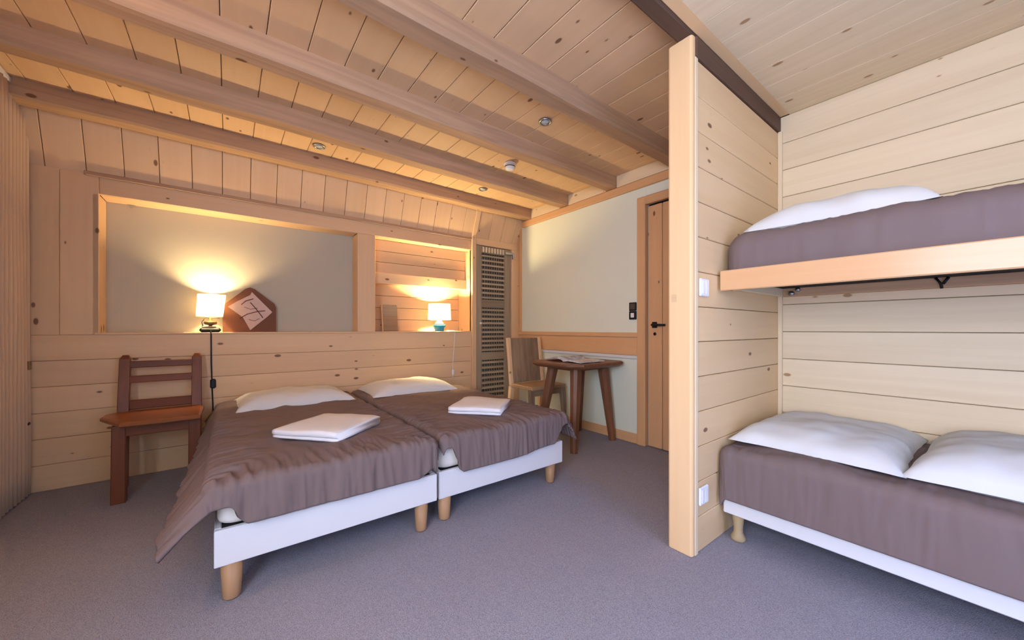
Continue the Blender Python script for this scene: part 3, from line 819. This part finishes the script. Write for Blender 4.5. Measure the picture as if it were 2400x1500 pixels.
def shade(cx, cy, z0, z1, r0, r1, tilt=0, n=40):
    mb = MB(); rings = []
    for (r, z) in ((r0, z0), (r1, z1)):
        rings.append([(cx+r*math.cos(2*math.pi*k/n)+tilt*(z-z0), cy+r*math.sin(2*math.pi*k/n), z) for k in range(n)])
    mb.loft(rings, cap=False)
    for (r, z) in ((r0, z0), (r1, z1)):
        mb.tube([(cx+r*math.cos(2*math.pi*k/n)+tilt*(z-z0), cy+r*math.sin(2*math.pi*k/n), z) for k in range(n+1)], .0015, 6)
    return mb
build('lamp_shade', shade(lx-.005, LY, lz+.118, lz+.285, .080, .084, .08), M['shade'], l1)
build('bulb', MB().lathe(lx, LY, [(.006, lz+.118), (.012, lz+.14), (.026, lz+.17), (.028, lz+.185), (.020, lz+.205), (.004, lz+.212)], 18), M['bulb'], l1)
cd = build('cord', MB().tube([(lx+.005, LY-.05, lz+.010), (lx+.005, YH-.004, lz+.006), (lx+.006, YH-.006, lz-.02), (lx+.007, YH-.006, .75), (lx+.012, YH-.006, .55), (lx+.02, YH-.006, .30), (lx+.02, YH-.006, .20)], .0045, 8), M['black'], l1)
build('inline_switch', MB().box(lx+.0, lx+.034, YH-.022, YH-.002, .555, .625, .008), M['black'], cd)
L = lamp_light('lamp_glow', None, 20, (1, .72, .38), .03)
o = bpy.data.objects.new('lamp_glow', L); col.objects.link(o); o.parent = l1; o.location = Vector((0, -.0, .215))*S

l2x, l2y, l2z = 1.80, YH+.072, LEDGE+.012
l2 = thing('table_lamp', 'lit table lamp with white drum shade and turquoise and white ceramic base', 'lamp', (l2x, l2y, l2z), 'lit table lamps')
build('base', MB().lathe(l2x, l2y, [(.046, l2z), (.048, l2z+.004), (.046, l2z+.010), (.058, l2z+.035), (.066, l2z+.055), (.062, l2z+.068)], 28), M['blue_ceramic'], l2)
build('neck', MB().lathe(l2x, l2y, [(.062, l2z+.0685), (.040, l2z+.092), (.022, l2z+.112), (.014, l2z+.122), (.010, l2z+.150)], 28), M['white_ceramic'], l2)
build('lamp_shade', shade(l2x, l2y, l2z+.122, l2z+.290, .122, .114), M['shade2'], l2)
build('bulb', MB().lathe(l2x, l2y, [(.006, l2z+.15), (.012, l2z+.16), (.026, l2z+.185), (.028, l2z+.20), (.020, l2z+.22), (.004, l2z+.226)], 18), M['bulb'], l2)
cd2 = build('cord', MB().tube([(l2x+.05, l2y-.01, l2z+.008), (l2x+.10, l2y-.06, l2z+.006), (l2x+.14, YH-.004, l2z+.006), (l2x+.145, YH-.007, l2z-.03), (l2x+.13, YH-.006, .75), (l2x+.12, YH-.006, .60), (l2x+.12, YH-.006, .40)], .0032, 8), M['plastic'], l2)
build('inline_switch', MB().box(l2x+.107, l2x+.133, YH-.022, YH-.002, .50, .56, .006), M['plastic'], cd2)
L = lamp_light('lamp_glow', None, 78, (1, .76, .38), .035)
o = bpy.data.objects.new('lamp_glow', L); col.objects.link(o); o.parent = l2; o.location = Vector((0, 0, .215))*S

# wall lamp on the left wall, beyond the edge of the photograph
wlx, wly, wlz = XL+.13, 1.35, 1.72
ws = thing('wall_lamp', 'lit wall lamp with a white shade on the left wall beyond the picture edge', 'lamp', (XL, wly, wlz))
build('backplate', MB().box(XL, XL+.018, wly-.045, wly+.045, wlz-.09, wlz+.05, .005), M['brass'], ws)
build('arm', MB().tube([(XL+.015, wly, wlz-.05), (XL+.07, wly, wlz-.065), (wlx, wly, wlz-.05), (wlx, wly, wlz-.01)], .007, 10), M['brass'], ws)
build('lamp_shade', shade(wlx, wly, wlz-.06, wlz+.10, .10, .085), M['shade2'], ws)
build('bulb', MB().lathe(wlx, wly, [(.010, wlz-.012), (.014, wlz), (.026, wlz+.02), (.026, wlz+.035), (.016, wlz+.052), (.004, wlz+.058)], 18), M['bulb'], ws)
L = lamp_light('lamp_glow', None, 23, (1, .62, .29), .035)
o = bpy.data.objects.new('lamp_glow', L); col.objects.link(o); o.parent = ws; o.location = Vector((wlx-XL, 0, .04))*S

# ------------------------------------------------------------------ house-shaped plaque with a pinned drawing
pq = thing('plaque', 'brown house shaped board with a pale drawing, leaning in the niche', 'plaque', (.144, YH+.10, LEDGE+.012))
hz = LEDGE+.012
yb = YH+.128
outline = [(-.177, 0), (.177, 0), (.178, .20), (.165, .235), (.03, .350), (.0, .362), (-.03, .350), (-.16, .225), (-.177, .19)]
mb = MB()
mb.prism([(p[1]+hz, p[0]+.144) for p in outline], 1, yb, yb+.02)
build('board', mb, M['plaque'], pq)
pts = [(.01, .325), (.15, .165), (.115, .125), (.0, .015), (-.05, .12), (-.145, .20), (-.085, .245), (.0, .300)]
mb = MB(); mb.prism([(p[1]+hz, p[0]+.144) for p in pts], 1, yb-.006, yb)
nt_ = build('paper', mb, M['note'], pq)
def ink(pp, r=.0035):
    mb = MB(); mb.tube([(p[0]+.144, yb-.0065, p[1]+hz) for p in pp], r, 6); build('drawn_line', mb, M['ink'], nt_)
ink([(-.07, .11), (-.02, .145), (.05, .168), (.10, .175)]); ink([(-.06, .22), (-.03, .25), (.02, .27)])
ink([(.0, .24), (.03, .20), (.07, .14), (.085, .115)]); ink([(-.04, .20), (.0, .185), (.05, .195)], .002); ink([(-.01, .10), (.03, .09), (.06, .11)], .002)

# board leaning in the second niche
bd = thing('leaning_board', 'grey brown two tone board leaning in the lamp niche', 'board', (1.33, YH+.2, LEDGE+.011))
R_ = Matrix.Rotation(math.radians(-9), 3, 'X')
for (z0, z1, mt, nm) in ((0, .150, greyoak('x'), 'lower_panel'), (.150, .275, louvrew('x'), 'upper_panel')):
    mb = MB().box(1.245, 1.395, YH+.20, YH+.222, LEDGE+.013+z0, LEDGE+.013+z1, .003, rot=R_, piv=(1.33, YH+.2, LEDGE+.013)); build(nm, mb, mt, bd)
mb = MB().box(1.235, 1.245, YH+.198, YH+.224, LEDGE+.013, LEDGE+.288, .002, rot=R_, piv=(1.33, YH+.2, LEDGE+.013)); build('edge_strip', mb, pine('z'), bd)

# ------------------------------------------------------------------ switches, ceiling fittings
def switch(z, label, rocker):
    t = thing('wall_switch', label, 'switch', (XR, 1.925, z), 'black wall plates by the door')
    build('plate', MB().box(XR-.012, XR-.0005, 1.889, 1.963, z-.037, z+.037, .004), M['black'], t)
    if rocker: build('socket_insert', MB().box(XR-.017, XR-.012, 1.909, 1.943, z-.02, z+.02, .005), M['plastic'], t)
    else: build('rocker', MB().box(XR-.015, XR-.012, 1.900, 1.952, z-.026, z+.026, .002), M['darkpanel'], t)
switch(1.192, 'black wall switch, upper of the pair by the door', False)
switch(1.116, 'black wall plate with white insert, lower of the pair by the door', True)

def downlight(x, y, label, k=1.0):
    t = thing('ceiling_spotlight', label, 'spotlight', (x, y, ZC-.012), 'recessed ceiling spotlights')
    build('ring', MB().lathe(x, y, [(.030*k, ZC-.001), (.044*k, ZC-.001), (.044*k, ZC-.008), (.038*k, ZC-.013), (.030*k, ZC-.010), (.030*k, ZC-.001)], 28, cap=False), M['steel'], t)
    build('lens', MB().lathe(x, y, [(.030*k, ZC-.008), (.016*k, ZC-.011), (.003*k, ZC-.012)], 24), M['lens'], t)
downlight(.545, 3.10, 'unlit steel ceiling spotlight nearest the curtain, above the greige niche')
downlight(1.997, 3.07, 'small unlit steel ceiling spotlight above the lamp niche')
downlight(1.674, 1.817, 'unlit steel ceiling spotlight nearest the pine post')
sd = thing('smoke_detector', 'small round white smoke detector on the boards between two beams', 'detector', (1.867, 2.46, ZC-.05))
build('base', MB().lathe(1.867, 2.46, [(.050, ZC-.001), (.050, ZC-.014), (.045, ZC-.016)][::-1], 28), M['plastic'], sd)
build('dome', MB().lathe(1.867, 2.46, [(.012, ZC-.058), (.034, ZC-.054), (.042, ZC-.042), (.042, ZC-.0165)], 28), M['plastic'], sd)
build('grille', MB().lathe(1.867, 2.46, [(.0435, ZC-.036), (.0435, ZC-.028)], 28, cap=False), M['darkpanel'], sd)
